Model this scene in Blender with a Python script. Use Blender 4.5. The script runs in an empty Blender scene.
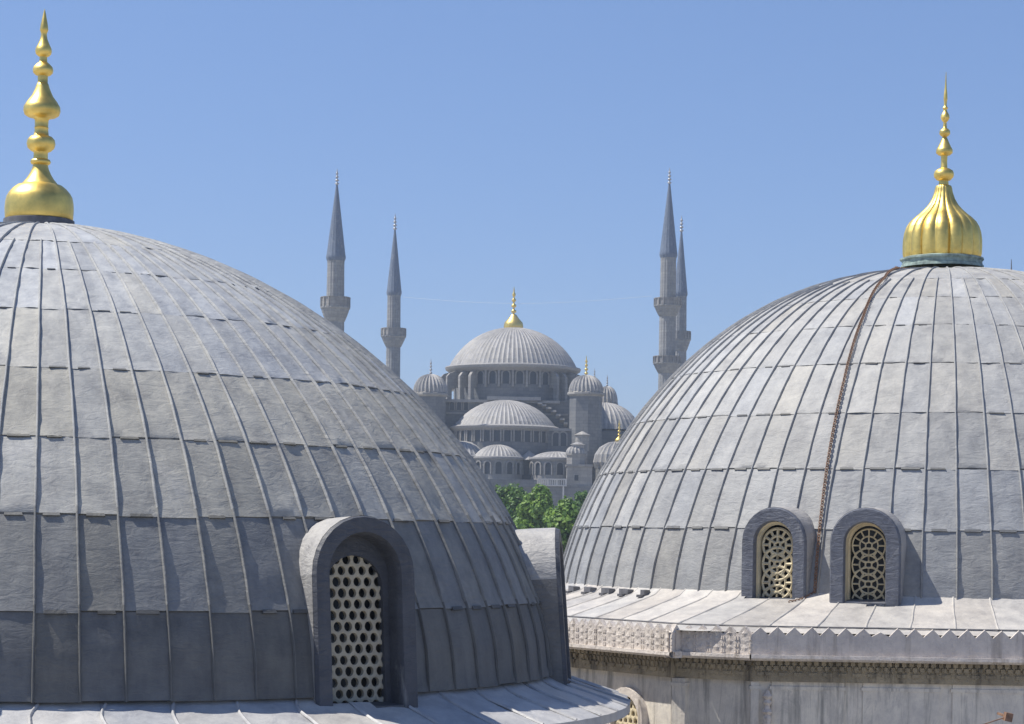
import bpy, bmesh, math, random
from mathutils import Vector, noise, Matrix
random.seed(7)
S = bpy.context.scene
PI = math.pi
# ------------------------------------------------------------------ camera
F, HZ, ROLL, CZ = 2230.0, 535.0, math.radians(0.8), 14.0
cam = bpy.data.cameras.new('camera'); cam.sensor_width = 36; cam.lens = 36 * F / 1024
cam.shift_y = (HZ - 362) / 1024; cam.clip_end = 20000; cam.clip_start = 0.1
co = bpy.data.objects.new('camera', cam); S.collection.objects.link(co)
co.matrix_world = Matrix.Translation((0, 0, CZ)) @ Matrix.Rotation(PI / 2, 4, 'X') @ Matrix.Rotation(ROLL, 4, 'Z')
S.camera = co
# ------------------------------------------------------------------ light
SUN = Vector((-0.52, 0.03, 0.85)).normalized()
W = bpy.data.worlds.new('World'); S.world = W; W.use_nodes = True
nt = W.node_tree; nt.nodes.clear()
out = nt.nodes.new('ShaderNodeOutputWorld'); bg = nt.nodes.new('ShaderNodeBackground')
sky = nt.nodes.new('ShaderNodeTexSky'); sky.sky_type = 'NISHITA'; sky.sun_disc = False
sky.sun_elevation = math.asin(SUN.z); sky.sun_rotation = math.atan2(SUN.x, SUN.y) % (2 * PI)
sky.altitude = 0; sky.air_density = 0.8; sky.dust_density = 0.15; sky.ozone_density = 6.0
bg.inputs['Strength'].default_value = 0.111
tc = nt.nodes.new('ShaderNodeTexCoord'); sx = nt.nodes.new('ShaderNodeSeparateXYZ'); mr = nt.nodes.new('ShaderNodeMapRange')
tm = nt.nodes.new('ShaderNodeMix'); tm.data_type = 'RGBA'; tm.inputs[6].default_value = (.73, .71, .81, 1); tm.inputs[7].default_value = (1.04, 1.0, 1.05, 1)
mu = nt.nodes.new('ShaderNodeMix'); mu.data_type = 'RGBA'; mu.blend_type = 'MULTIPLY'; mu.inputs[0].default_value = 1
mr.inputs[1].default_value = 0.0; mr.inputs[2].default_value = 0.26
nt.links.new(tc.outputs['Generated'], sx.inputs[0]); nt.links.new(sx.outputs[2], mr.inputs[0]); nt.links.new(mr.outputs[0], tm.inputs[0])
nt.links.new(sky.outputs[0], mu.inputs[6]); nt.links.new(tm.outputs[2], mu.inputs[7])
nt.links.new(mu.outputs[2], bg.inputs[0]); nt.links.new(bg.outputs[0], out.inputs[0])
sl = bpy.data.lights.new('sun', 'SUN'); sl.energy = 4.6; sl.angle = math.radians(0.5); sl.color = (1.0, 0.945, 0.85)
so = bpy.data.objects.new('sun', sl); S.collection.objects.link(so)
so.rotation_euler = SUN.to_track_quat('Z', 'Y').to_euler(); so.location = (-50, 0, 120)
S.view_settings.view_transform = 'Standard'; S.view_settings.look = 'None'
S.view_settings.gamma = 1; S.view_settings.exposure = 0.35; S.view_settings.use_curve_mapping = False
S.cycles.volume_bounces = 0; S.cycles.max_bounces = 6

# ------------------------------------------------------------------ helpers
def un(px, py):
    dx, dy = px - 512, py - HZ
    return 512 + math.cos(ROLL) * dx + math.sin(ROLL) * dy, HZ - math.sin(ROLL) * dx + math.cos(ROLL) * dy
def at(px, py, D):
    x, y = un(px, py)
    return Vector(((x - 512) / F * D, D, CZ - (y - HZ) / F * D))

MATS = {}
def N(nt, t, **kw):
    n = nt.nodes.new(t)
    for k, v in kw.items(): setattr(n, k, v)
    return n
def ramp(nt, fac, stops):
    r = N(nt, 'ShaderNodeValToRGB'); e = r.color_ramp.elements
    while len(e) < len(stops): e.new(0.5)
    for i, (p, c) in enumerate(stops):
        e[i].position = p; e[i].color = (*c, 1) if len(c) == 3 else c
    nt.links.new(fac, r.inputs[0]); return r.outputs[0]
def mix(nt, fac, a, b, mode='MIX'):
    m = N(nt, 'ShaderNodeMix', data_type='RGBA', blend_type=mode)
    for i, v in ((0, fac), (6, a), (7, b)):
        if hasattr(v, 'links'): nt.links.new(v, m.inputs[i])
        else: m.inputs[i].default_value = v if i == 0 else (*v, 1)
    return m.outputs[2]
def noise_tex(nt, scale, detail=4, rough=.55, vec_scale=None, dist=0):
    tc = N(nt, 'ShaderNodeTexCoord'); n = N(nt, 'ShaderNodeTexNoise')
    n.inputs['Scale'].default_value = scale; n.inputs['Detail'].default_value = detail
    n.inputs['Roughness'].default_value = rough; n.inputs['Distortion'].default_value = dist
    if vec_scale:
        mp = N(nt, 'ShaderNodeMapping'); mp.inputs['Scale'].default_value = vec_scale
        nt.links.new(tc.outputs['Object'], mp.inputs[0]); nt.links.new(mp.outputs[0], n.inputs[0])
    else: nt.links.new(tc.outputs['Object'], n.inputs[0])
    return n.outputs[0]
def newmat(name):
    m = bpy.data.materials.new(name); m.use_nodes = True
    n = m.node_tree; b = n.nodes['Principled BSDF']; MATS[name] = m
    return m, n, b
def bump(n, b, h, strength, dist):
    bp = N(n, 'ShaderNodeBump'); bp.inputs['Strength'].default_value = strength; bp.inputs['Distance'].default_value = dist
    n.links.new(h, bp.inputs['Height']); n.links.new(bp.outputs[0], b.inputs['Normal']); return bp
def math_node(n, op, a, c):
    m = N(n, 'ShaderNodeMath', operation=op)
    for i, v in enumerate((a, c)):
        if hasattr(v, 'links'): n.links.new(v, m.inputs[i])
        else: m.inputs[i].default_value = v
    return m.outputs[0]

def lead_mat(name, cold, warm, rough=.5, bs=1.0, spec=.5, streak=.35):
    m, n, b = newmat(name)
    tone = N(n, 'ShaderNodeAttribute', attribute_name='tone').outputs['Fac']
    hue = N(n, 'ShaderNodeAttribute', attribute_name='hue').outputs['Fac']
    big = noise_tex(n, .55, 3); mid = noise_tex(n, 3.2, 6, .65); fine = noise_tex(n, 26, 5, .7)
    h2 = math_node(n, 'ADD', hue, math_node(n, 'MULTIPLY', math_node(n, 'SUBTRACT', big, .5), .9))
    base = mix(n, h2, cold, warm)
    base = mix(n, 1.0, base, ramp(n, mid, [(.28, (.72, .72, .74)), (.5, (.95, .95, .95)), (.72, (1.12, 1.11, 1.09))]), 'MULTIPLY')
    base = mix(n, .3, base, ramp(n, fine, [(.3, (.8, .8, .82)), (.6, (1.06, 1.06, 1.05))]), 'MULTIPLY')
    st = noise_tex(n, 1.0, 5, .6, (9, 9, .8))
    base = mix(n, streak, base, ramp(n, st, [(.35, (.75, .76, .8)), (.55, (1, 1, 1)), (.75, (1.15, 1.14, 1.1))]), 'MULTIPLY')
    ox = noise_tex(n, 1.3, 6, .72, (1, 1, .6), 1.2)
    base = mix(n, math_node(n, 'MULTIPLY', ramp(n, ox, [(.56, (0, 0, 0)), (.70, (1, 1, 1))]), .28), base, (.62, .60, .56))
    dk = noise_tex(n, 1.0, 5, .7, (3.3, 3.3, .9), .6)
    base = mix(n, math_node(n, 'MULTIPLY', ramp(n, dk, [(.60, (0, 0, 0)), (.74, (1, 1, 1))]), .22), base, (.13, .13, .135))
    sc = N(n, 'ShaderNodeVectorMath', operation='SCALE'); n.links.new(base, sc.inputs[0]); n.links.new(tone, sc.inputs['Scale'])
    n.links.new(sc.outputs[0], b.inputs['Base Color'])
    n.links.new(math_node(n, 'ADD', math_node(n, 'MULTIPLY', mid, .3), rough - .15), b.inputs['Roughness'])
    b.inputs['Specular IOR Level'].default_value = spec
    wr = noise_tex(n, 5.0, 6, .6, (1, 1, 2.6), .8)
    w2 = noise_tex(n, 17.0, 4, .6, (1, 1, 1.6), .4)
    hh = math_node(n, 'ADD', math_node(n, 'MULTIPLY', wr, 1.0), math_node(n, 'MULTIPLY', w2, .10))
    bump(n, b, hh, .55 * bs, .045)
    return m
LEAD = lead_mat('weathered_lead', (.36, .374, .388), (.40, .388, .345), bs=.6, streak=.5, spec=.35, rough=.6)
LEADR = lead_mat('pale_weathered_lead', (.372, .382, .392), (.415, .403, .372), bs=.7, spec=.3, rough=.62)
SKIRT = lead_mat('limed_lead', (.47, .46, .44), (.55, .51, .46), streak=.25, bs=.6)
SKIRTL = lead_mat('grey_limed_lead', (.42, .43, .45), (.52, .50, .47), bs=.6)
DORM = lead_mat('shade_dark_lead', (.075, .083, .105), (.095, .098, .106), streak=.5, spec=.3)  # dormer-front lead, its shade put into the dark bluish colour
HOODL = lead_mat('lit_hood_lead', (.40, .40, .41), (.48, .46, .42))  # hood lead brightened, sunlight on the tops put into the colour
DORMR = lead_mat('shade_blue_lead', (.12, .135, .175), (.15, .155, .175), streak=.5)  # right dormer fronts, bluish shade put into the colour
HOODR = lead_mat('pale_hood_lead', (.33, .33, .35), (.42, .40, .37))

def stone_mat(name, a, bcol, scale=1.0, blocks=None, bstr=.4, streak=0.0, stain=(.2, .17, .12), rough=.8, vein=False):
    m, n, b = newmat(name)
    big = noise_tex(n, .35 * scale, 5); mid = noise_tex(n, 3 * scale, 6, .7)
    base = mix(n, ramp(n, big, [(.35, (0, 0, 0)), (.65, (1, 1, 1))]), a, bcol)
    base = mix(n, .8, base, ramp(n, mid, [(.3, (.75, .75, .77)), (.6, (1.05, 1.05, 1.04))]), 'MULTIPLY')
    if blocks:
        tc = N(n, 'ShaderNodeTexCoord'); mp = N(n, 'ShaderNodeMapping')
        sp = N(n, 'ShaderNodeSeparateXYZ'); cb = N(n, 'ShaderNodeCombineXYZ')
        n.links.new(tc.outputs['Object'], sp.inputs[0])
        n.links.new(math_node(n, 'ADD', sp.outputs[0], math_node(n, 'MULTIPLY', sp.outputs[1], .73)), cb.inputs[0])
        n.links.new(sp.outputs[2], cb.inputs[1])
        br = N(n, 'ShaderNodeTexBrick'); n.links.new(cb.outputs[0], br.inputs[0])
        br.inputs['Scale'].default_value = blocks[0]; br.inputs['Mortar Size'].default_value = blocks[1]
        br.inputs['Color1'].default_value = (.8, .8, .82, 1); br.inputs['Color2'].default_value = (1.1, 1.08, 1.04, 1)
        br.inputs['Mortar'].default_value = (.75, .75, .76, 1); br.inputs['Brick Width'].default_value = .8; br.inputs['Row Height'].default_value = .38
        base = mix(n, .9, base, br.outputs[0], 'MULTIPLY')
    if vein:
        v = noise_tex(n, 1.0, 8, .75, (2.2, 2.2, .55), 2.5)
        base = mix(n, .75, base, ramp(n, v, [(.38, (.66, .67, .70)), (.5, (1, 1, .99)), (.62, (.84, .84, .86))]), 'MULTIPLY')
    if streak:
        st = noise_tex(n, 1.0, 6, .65, (6, 6, .45)); 
        base = mix(n, math_node(n, 'MULTIPLY', ramp(n, st, [(.52, (0, 0, 0)), (.7, (1, 1, 1))]), streak), base, stain)
    n.links.new(base, b.inputs['Base Color']); b.inputs['Roughness'].default_value = rough
    bump(n, b, noise_tex(n, 14 * scale, 6, .7), bstr, .02)
    return m
MARB = stone_mat('veined_marble', (.82, .75, .64), (.68, .64, .58), streak=.85, vein=True, stain=(.20, .19, .17), rough=.6)
CREST = stone_mat('carved_marble', (.74, .67, .60), (.64, .58, .53), scale=2, bstr=.9, streak=.7, stain=(.24, .20, .16))
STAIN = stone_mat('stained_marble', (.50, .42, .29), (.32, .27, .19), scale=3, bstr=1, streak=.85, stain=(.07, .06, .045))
PALE = stone_mat('pale_stone', (.74, .63, .42), (.62, .55, .38), scale=2, bstr=.4, streak=.3, stain=(.25, .24, .2))
PALEG = stone_mat('grey_pierced_stone', (.52, .46, .34), (.44, .40, .31), scale=2, bstr=.4, streak=.3, stain=(.2, .19, .17))
MOSQ = stone_mat('shaded_grey_ashlar', (.20, .205, .21), (.155, .165, .18), scale=.3, blocks=(.7, .03), bstr=.3, streak=.4, stain=(.19, .19, .2))  # ashlar darkened, shade of the camera-facing walls put into the colour
MOSQW = stone_mat('white_marble', (.58, .56, .52), (.48, .47, .45), scale=.5, bstr=.3, streak=.3, stain=(.3, .3, .3))
MOSQ2 = stone_mat('lit_pale_ashlar', (.36, .345, .32), (.28, .275, .265), scale=.3, blocks=(.7, .03), bstr=.3, streak=.3, stain=(.22, .22, .22))  # paler ashlar, sunlight put into the colour; also pale frames
MINS = stone_mat('minaret_stone', (.33, .33, .32), (.26, .27, .28), scale=.4, blocks=(.8, .03), bstr=.3, streak=.3, stain=(.19, .18, .18))
MLEAD = lead_mat('mosque_lead', (.31, .305, .305), (.35, .335, .31), bs=.5, rough=.6)
MCONE = lead_mat('spire_lead', (.13, .17, .245), (.15, .18, .23), bs=.5, rough=.6)

def plain(name, c, rough=.5, metal=0.0, var=.15, sc=8, bs=.1, spec=.5):
    m, n, b = newmat(name)
    f = noise_tex(n, sc, 5, .6)
    n.links.new(mix(n, 1, c, ramp(n, f, [(.3, (1 - var,) * 3), (.7, (1 + var,) * 3)]), 'MULTIPLY'), b.inputs['Base Color'])
    n.links.new(math_node(n, 'ADD', math_node(n, 'MULTIPLY', f, .25), rough - .12), b.inputs['Roughness'])
    b.inputs['Metallic'].default_value = metal; b.inputs['Specular IOR Level'].default_value = spec
    bump(n, b, f, bs, .01)
    return m
GOLD = plain('gilded_copper', (.83, .62, .19), .44, 1.0, .22, 4, .3)
GOLDF = plain('gilded_metal', (.80, .60, .18), .4, .8, .1, 2, .05)
GREYF = plain('dull_alloy', (.42, .42, .42), .5, .5, .1, 2, .05)
VERD = plain('verdigris_copper', (.24, .31, .28), .7, .0, .5, 9, .5)
DARK = plain('dark_glass', (.012, .014, .018), .3, 0, .2, 4, .02)
DARKF = plain('dark_glazing', (.03, .04, .055), .4, 0, .3, 1, .02)  # dark panes of the mosque windows
RUST = plain('rusty_iron', (.24, .14, .09), .8, .0, .4, 12, .4)
CLIP = plain('dark_lead_fold', (.13, .13, .14), .6, 0, .3, 10, .3)
WIRE = plain('steel_cable', (.45, .47, .5), .6, .2, .05, 4, 0)
BARK = plain('bark', (.09, .07, .05), .9, 0, .3, 6, .6)
def leafmat(name, a, b2):
    m, n, b = newmat(name)
    t = N(n, 'ShaderNodeAttribute', attribute_name='tone').outputs['Fac']
    n.links.new(mix(n, t, a, b2), b.inputs['Base Color']); b.inputs['Roughness'].default_value = .55
    b.inputs['Transmission Weight'].default_value = 0
    tr = N(n, 'ShaderNodeBsdfTranslucent'); ms = N(n, 'ShaderNodeMixShader'); ms.inputs[0].default_value = .3
    n.links.new(mix(n, t, a, b2), tr.inputs[0])
    o = n.nodes['Material Output']; n.links.new(b.outputs[0], ms.inputs[1]); n.links.new(tr.outputs[0], ms.inputs[2]); n.links.new(ms.outputs[0], o.inputs[0])
    return m
LEAF = leafmat('plane_leaves', (.075, .17, .03), (.26, .40, .07))
LEAF2 = leafmat('dark_leaves', (.05, .13, .03), (.17, .28, .055))

class MB:
    """collects polygons of one mesh"""
    def __init__(s): s.v = []; s.f = []; s.t = []; s.h = []
    def face(s, idx, tone=1.0, hue=.5): s.f.append(idx); s.t.append(tone); s.h.append(hue)
    def add(s, p): s.v.append(tuple(p)); return len(s.v) - 1
    def grid(s, rows, closed=False, tone=1.0, hue=.5, flip=False):
        ids = [[s.add(p) for p in r] for r in rows]
        m = len(ids[0])
        for i in range(len(ids) - 1):
            for j in range(m if closed else m - 1):
                k = (j + 1) % m
                q = (ids[i][j], ids[i][k], ids[i + 1][k], ids[i + 1][j])
                s.face(q[::-1] if flip else q, tone, hue)
        return ids
    def box(s, c, d, M=None, tone=1.0):
        vs = []
        for x in (-1, 1):
            for y in (-1, 1):
                for z in (-1, 1):
                    p = Vector((x * d[0] / 2, y * d[1] / 2, z * d[2] / 2))
                    if M: p = M @ p
                    vs.append(s.add(p + Vector(c)))
        for q in ((0, 1, 3, 2), (4, 6, 7, 5), (0, 4, 5, 1), (2, 3, 7, 6), (0, 2, 6, 4), (1, 5, 7, 3)): s.face(tuple(vs[i] for i in q), tone)
    def bar(s, a, b, r, n=6, r2=None, tone=1.0, caps=True):
        a, b = Vector(a), Vector(b); d = (b - a)
        if d.length < 1e-6: return
        q = d.to_track_quat('Z', 'X'); r2 = r if r2 is None else r2
        rows = []
        for p, rr in ((a, r), (b, r2)):
            rows.append([p + q @ Vector((math.cos(2 * PI * k / n) * rr, math.sin(2 * PI * k / n) * rr, 0)) for k in range(n)])
        ids = s.grid(rows, True, tone)
        if caps:
            s.face(tuple(ids[0][::-1]), tone); s.face(tuple(ids[1]), tone)
    def lathe(s, prof, c=(0, 0, 0), n=32, flute=None, tilt=(0, 0), tone=1.0, ph=0.0, a0=0, a1=2 * PI):
        """prof = [(r,z)] bottom to top"""
        rows = []
        z0 = prof[0][1]
        for r, z in prof:
            row = []
            for k in range(n + (0 if a1 - a0 > 6.28 else 1)):
                a = a0 + (a1 - a0) * k / n + ph
                rr = r * (flute(a, z) if flute else 1)
                row.append((c[0] + rr * math.cos(a) + (z - z0) * tilt[0], c[1] + rr * math.sin(a) + (z - z0) * tilt[1], c[2] + z))
            rows.append(row)
        return s.grid(rows, a1 - a0 > 6.28, tone)
    def prism(s, pts, z0, z1, cap=True, tone=1.0):
        """pts xy ccw polygon"""
        ids = s.grid([[(p[0], p[1], z0) for p in pts], [(p[0], p[1], z1) for p in pts]], True, tone)
        if cap: s.face(tuple(ids[1]), tone); s.face(tuple(ids[0][::-1]), tone)
    def build(s, name, mat, parent=None, smooth=False, angle=None):
        me = bpy.data.meshes.new(name); me.from_pydata(s.v, [], s.f)
        a = me.attributes.new('tone', 'FLOAT', 'FACE'); a.data.foreach_set('value', s.t)
        a = me.attributes.new('hue', 'FLOAT', 'FACE'); a.data.foreach_set('value', s.h)
        me.materials.append(mat); me.validate(); me.update()
        if smooth:
            me.polygons.foreach_set('use_smooth', [True] * len(me.polygons))
            if angle: me.set_sharp_from_angle(angle=math.radians(angle))
        o = bpy.data.objects.new(name, me); S.collection.objects.link(o)
        if parent:
            o.parent = parent; o.matrix_parent_inverse = world_of(parent).inverted()
        return o
def world_of(o):
    m = Matrix.Translation(o.location) @ o.rotation_euler.to_matrix().to_4x4()
    return world_of(o.parent) @ o.matrix_parent_inverse @ m if o.parent else m
def tag(o, label, cat, group=None, kind=None):
    if label: o['label'] = label
    if cat: o['category'] = cat
    if group: o['group'] = group
    if kind: o['kind'] = kind
    return o
def thing(name, loc, label, cat, group=None):
    o = bpy.data.objects.new(name, None); S.collection.objects.link(o); o.location = loc; o.empty_display_size = .5
    return tag(o, label, cat, group)
def copy_to(o, parent, M=None):
    c = o.copy(); S.collection.objects.link(c)
    c.parent = parent
    if M is not None: c.matrix_parent_inverse = world_of(parent).inverted() @ M
    for ch in o.children:
        d = ch.copy(); S.collection.objects.link(d); d.parent = c
    return c

# ------------------------------------------------------------------ ground
g = MB()
R_ = [0, 20, 60, 120, 250, 500, 1200, 4000]
rows = []
for r in R_:
    rows.append([(math.cos(2 * PI * k / 48) * max(r, .01), 200 + math.sin(2 * PI * k / 48) * max(r, .01), 0) for k in range(48)])
g.grid(rows, True)
GM = stone_mat('bounce_paving', (.42, .38, .32), (.34, .32, .27), scale=.2, bstr=.3)  # unseen ground, made pale and warm to bounce light onto shaded walls
go = g.build('ground', GM); go['kind'] = 'structure'

# ------------------------------------------------------------------ the domes in front
def prof_fn(zb, top, a, b, s, Rb):
    q = lambda R: zb + (top - zb) * max(0, 1 - (R / Rb * s) ** a) ** b
    Rk = Rb - .05
    return lambda R: q(R) if R < Rk else q(Rk) + (zb - q(Rk)) * (R - Rk) / .05
def lead_dome(mb, cx, cy, zf, Rb, cap, rings, nrib, cut, half_above, hue_of, seed, rib_r=.0112, amp=.011, rng=None, arc=None, tone_of=None):
    rnd = random.Random(seed)
    Rs = [cap] + rings + [Rb]
    def P(R, a, off):
        dR = .02
        R = min(R, Rb - 1e-4)
        z = zf(R); dz = (zf(min(R + dR, Rb - 1e-4)) - zf(max(R - dR, 0))) / ((min(R + dR, Rb - 1e-4)) - max(R - dR, 0))
        nr, nz = -dz, 1.0; l = math.hypot(nr, nz); nr /= l; nz /= l
        rr = R + off * nr
        return Vector((cx + rr * math.sin(a), cy - rr * math.cos(a), CZ + z + off * nz))
    # arc-length parametrisation of the profile
    S_ = [0.0]; RR = [cap + (Rb - 1e-4 - cap) * (1 - (1 - i / 600) ** 1.6) for i in range(601)]
    for i in range(600): S_.append(S_[-1] + math.hypot(RR[i + 1] - RR[i], zf(RR[i + 1]) - zf(RR[i])))
    def R_at(s):
        lo, hi = 0, 600
        while hi - lo > 1:
            m = (lo + hi) // 2
            if S_[m] <= s: lo = m
            else: hi = m
        t = (s - S_[lo]) / max(1e-9, S_[hi] - S_[lo]); return RR[lo] + t * (RR[hi] - RR[lo])
    def s_of(R):
        for i in range(601):
            if RR[i] >= R - 1e-6: return S_[i]
        return S_[-1]
    ss = [s_of(R) for R in Rs]; ss[-1] = S_[-1]
    wob = lambda a, k: .0
    for j in range(len(Rs) - 1):
        if j == len(Rs) - 2: pass
        step = 2 if j < half_above else 1
        for i in range(0, nrib, step):
            a0, a1 = 2 * PI * i / nrib, 2 * PI * (i + step) / nrib
            am = (a0 + a1) / 2; am = (am + PI) % (2 * PI) - PI
            dj = rnd.uniform(-.022, .022)
            s0, s1 = ss[j], ss[j + 1]; LP = (.15, .2, .25, .4, .55, .8, 1, 1, 1)[j] * rnd.uniform(.4, .85)
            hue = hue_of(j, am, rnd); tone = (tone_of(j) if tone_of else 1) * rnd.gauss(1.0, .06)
            nu, nv = 5, max(4, int((s1 - s0) / .13))
            ox = rnd.uniform(0, 50); rows = []
            pa = rnd.uniform(.5, 1.6) * amp
            for v in range(nv + 1):
                t = v / nv; s = s0 + (s1 - s0) * t
                row = []
                for u in range(nu + 1):
                    uu = u / nu; a = a0 + (a1 - a0) * uu
                    edge = min(1, min(uu, 1 - uu) * 4)
                    nz = noise.noise(Vector((uu * 1.6 + ox, s * 4.5, seed))) * pa * 1.6 * edge
                    lift = .004 + .024 * LP * max(0, (t - .85) / .15)
                    Rr = R_at(min(S_[-1], s + dj * (t > .99)))
                    row.append(P(Rr, a, lift + nz))
                rows.append(row)
            rows.append([P(R_at(s1), a0 + (a1 - a0) * u / nu, -.002) for u in range(nu + 1)])
            # keep only faces outside window openings
            ids = [[mb.add(p) for p in r] for r in rows]
            for v in range(len(rows) - 1):
                for u in range(nu):
                    c = (rows[v][u] + rows[v + 1][u + 1]) / 2
                    if cut(c): continue
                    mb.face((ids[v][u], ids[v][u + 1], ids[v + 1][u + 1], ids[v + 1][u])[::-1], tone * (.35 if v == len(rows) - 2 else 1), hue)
            # folded clip at the seam
            if 0 < j + 1 < len(Rs) - 1 and rnd.random() < (.2 if j < 3 else .45 if j < 5 else .7):
                lf = .35 + .11 * j
                w = (a1 - a0) * rnd.uniform(.18, .32); ac = am + rnd.uniform(-.12, .12) * (a1 - a0)
                sR = R_at(s1 - .02 * lf), R_at(s1 + .022 * lf)
                q = [P(sR[0], ac - w, .008 + .024 * LP), P(sR[0], ac + w * .9, .008 + .024 * LP), P(sR[1], ac + w, .012 + .030 * LP), P(sR[1], ac - w, .012 + .034 * LP),
                     P(sR[1], ac + w, .0), P(sR[1], ac - w, .0)]
                if not cut(q[0]) and not cut(q[2]):
                    k = [mb.add(p) for p in q]
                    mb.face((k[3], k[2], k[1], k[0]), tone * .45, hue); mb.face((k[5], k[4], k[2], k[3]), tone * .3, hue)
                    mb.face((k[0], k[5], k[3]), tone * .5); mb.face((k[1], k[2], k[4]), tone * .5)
    # rolls (raised vertical joints)
    for i in range(nrib):
        a = 2 * PI * i / nrib
        jt = 0 if i % 2 == 0 else half_above
        s0 = ss[jt] + (0 if jt else .0); n = int((S_[-1] - s0) / .11)
        ox = rnd.uniform(0, 99); prev = None
        for v in range(n + 1):
            s = s0 + (S_[-1] - s0) * v / n; R = R_at(s)
            wv = noise.noise(Vector((ox, s * .9, 3))) * .010 + noise.noise(Vector((ox, s * 5, 9))) * .004
            rr = rib_r * (.5 + .35 * min(1, R / 2.2) + .3 * R / Rb); rr *= 1 + .25 * noise.noise(Vector((ox, s * 3, 1)))
            row = []
            for ofs, h in ((-1.15, .0), (-.95, 1.1), (-.4, 2.3), (.4, 2.3), (.95, 1.1), (1.15, .0)):
                row.append(P(R, a + (wv + ofs * rr) / max(R, .3), .008 + h * rr))
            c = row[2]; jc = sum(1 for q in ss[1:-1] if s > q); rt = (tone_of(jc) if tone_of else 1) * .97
            cur = None if cut(c) else [mb.add(p) for p in row]
            if prev and cur:
                for u in range(5): mb.face((prev[u], prev[u + 1], cur[u + 1], cur[u])[::-1], rt, .4)
            prev = cur
    return P

def outline(w, h, y, n=14, point=0.0, z0=0.0):
    """arched outline: x across, z up, at depth y"""
    r = w / 2; pts = [(-r, y, z0)]
    for t in (.33, .66): pts.append((-r, y, z0 + (h - r - z0) * t))
    for k in range(n + 1):
        a = PI - PI * k / n
        pts.append((r * math.cos(a), y, h - r + r * math.sin(a) * (1 + point)))
    for t in (.66, .33): pts.append((r, y, z0 + (h - r - z0) * t))
    pts.append((r, y, z0))
    return pts
def arch_loft(mb, ols, tone=1.0, hue=.5, flip=False, mw=None):
    rows = [[(mw @ Vector(p) if mw else p) for p in o] for o in ols]
    return mb.grid(rows, False, tone, hue, flip)
def hexgrille(mb, w, h, y, pitch, rad, mw, th=.05):
    r = w / 2
    def ins(x, z):
        if z < 0: return False
        if z < h - r: return abs(x) < r
        return math.hypot(x, z - (h - r)) < r
    row = pitch * math.sqrt(3) / 2; R = pitch / math.sqrt(3); j = 0
    while j * row < h + R:
        z = j * row; off = pitch / 2 if j % 2 else 0
        k = -int(w / pitch) - 2
        while k * pitch + off < w / 2 + pitch:
            x = k * pitch + off; k += 1
            if not (ins(x, z) or ins(x * .86, z - pitch * .45) or ins(x * .9, z + pitch * .4)): continue
            rws = [[], [], []]
            jr = rad * random.uniform(.94, 1.05)
            for q in range(12):
                a = PI / 2 + 2 * PI * q / 12
                rr = R if q % 2 == 0 else R * math.cos(PI / 6)
                c, s_ = math.cos(a), math.sin(a)
                rws[0].append(mw @ Vector((x + rr * c, y, z + rr * s_)))
                rws[1].append(mw @ Vector((x + jr * c, y + .004, z + jr * s_)))
                rws[2].append(mw @ Vector((x + jr * .97 * c, y + th, z + jr * .97 * s_)))
            mb.grid(rws, True, flip=True)
        j += 1
def frame_mat(cx, cy, R, phi, psi, z):
    """local x across, y into the wall, z up, at angle phi of the dome, facing psi"""
    p = Vector((cx + R * math.sin(phi), cy - R * math.cos(phi), CZ + z))
    return Matrix.Translation(p) @ Matrix.Rotation(psi, 4, 'Z')
def make_cut(frames, wins):
    inv = [(m.inverted(), w, h) for m, (w, h) in zip(frames, wins)]
    def cut(p):
        for m, w, h in inv:
            q = m @ p
            if q.y < 2.2 and -.6 < q.z < h and abs(q.x) < w / 2 and (q.z < h - w / 2 or math.hypot(q.x, q.z - h + w / 2) < w / 2): return True
        return False
    return cut

def rot_prof(px_prof, k):
    """px profile [(y_from_base_px, r_px)] -> metres"""
    return [(r / k, z / k) for z, r in px_prof]

# ===== left tomb
DL = 29.0; XL = -6.164; ZBL = -1.750
zfL = prof_fn(ZBL, 3.9166, 1.885, .6122, .99898, 6.78)
phis = [math.radians(41.3 + 45 * k) for k in range(8)]
FRL = [frame_mat(XL, DL, 6.92 if k == 0 else 6.94, p + (.019 if k == 0 else 0), p - (math.radians(6) if k == 0 else 0), ZBL - .09) @ Matrix.Rotation(math.radians(-4.5), 4, 'X') for k, p in enumerate(phis)]
WL, HL = 1.28, 2.05
cutL = make_cut(FRL, [(1.08, 1.95)] * 8)
left = thing('domed_tomb', (XL, DL, 0), 'nearest big grey lead dome at the left of the photo with hexagon-pierced arched dormer', 'tomb', 'domed tombs in front')
mb = MB()
hueL = lambda j, a, r: {0: .1, 1: .0, 2: .05, 3: .25, 4: .9, 5: .85}.get(j, .3) + r.gauss(0, .16) + (.3 if r.random() < .06 else 0)
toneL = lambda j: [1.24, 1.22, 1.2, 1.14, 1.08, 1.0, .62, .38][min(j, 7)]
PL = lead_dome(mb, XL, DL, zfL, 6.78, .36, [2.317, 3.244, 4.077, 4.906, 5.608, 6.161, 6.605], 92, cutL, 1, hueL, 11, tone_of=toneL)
mb.build('dome', LEAD, left, True, 50)
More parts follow.
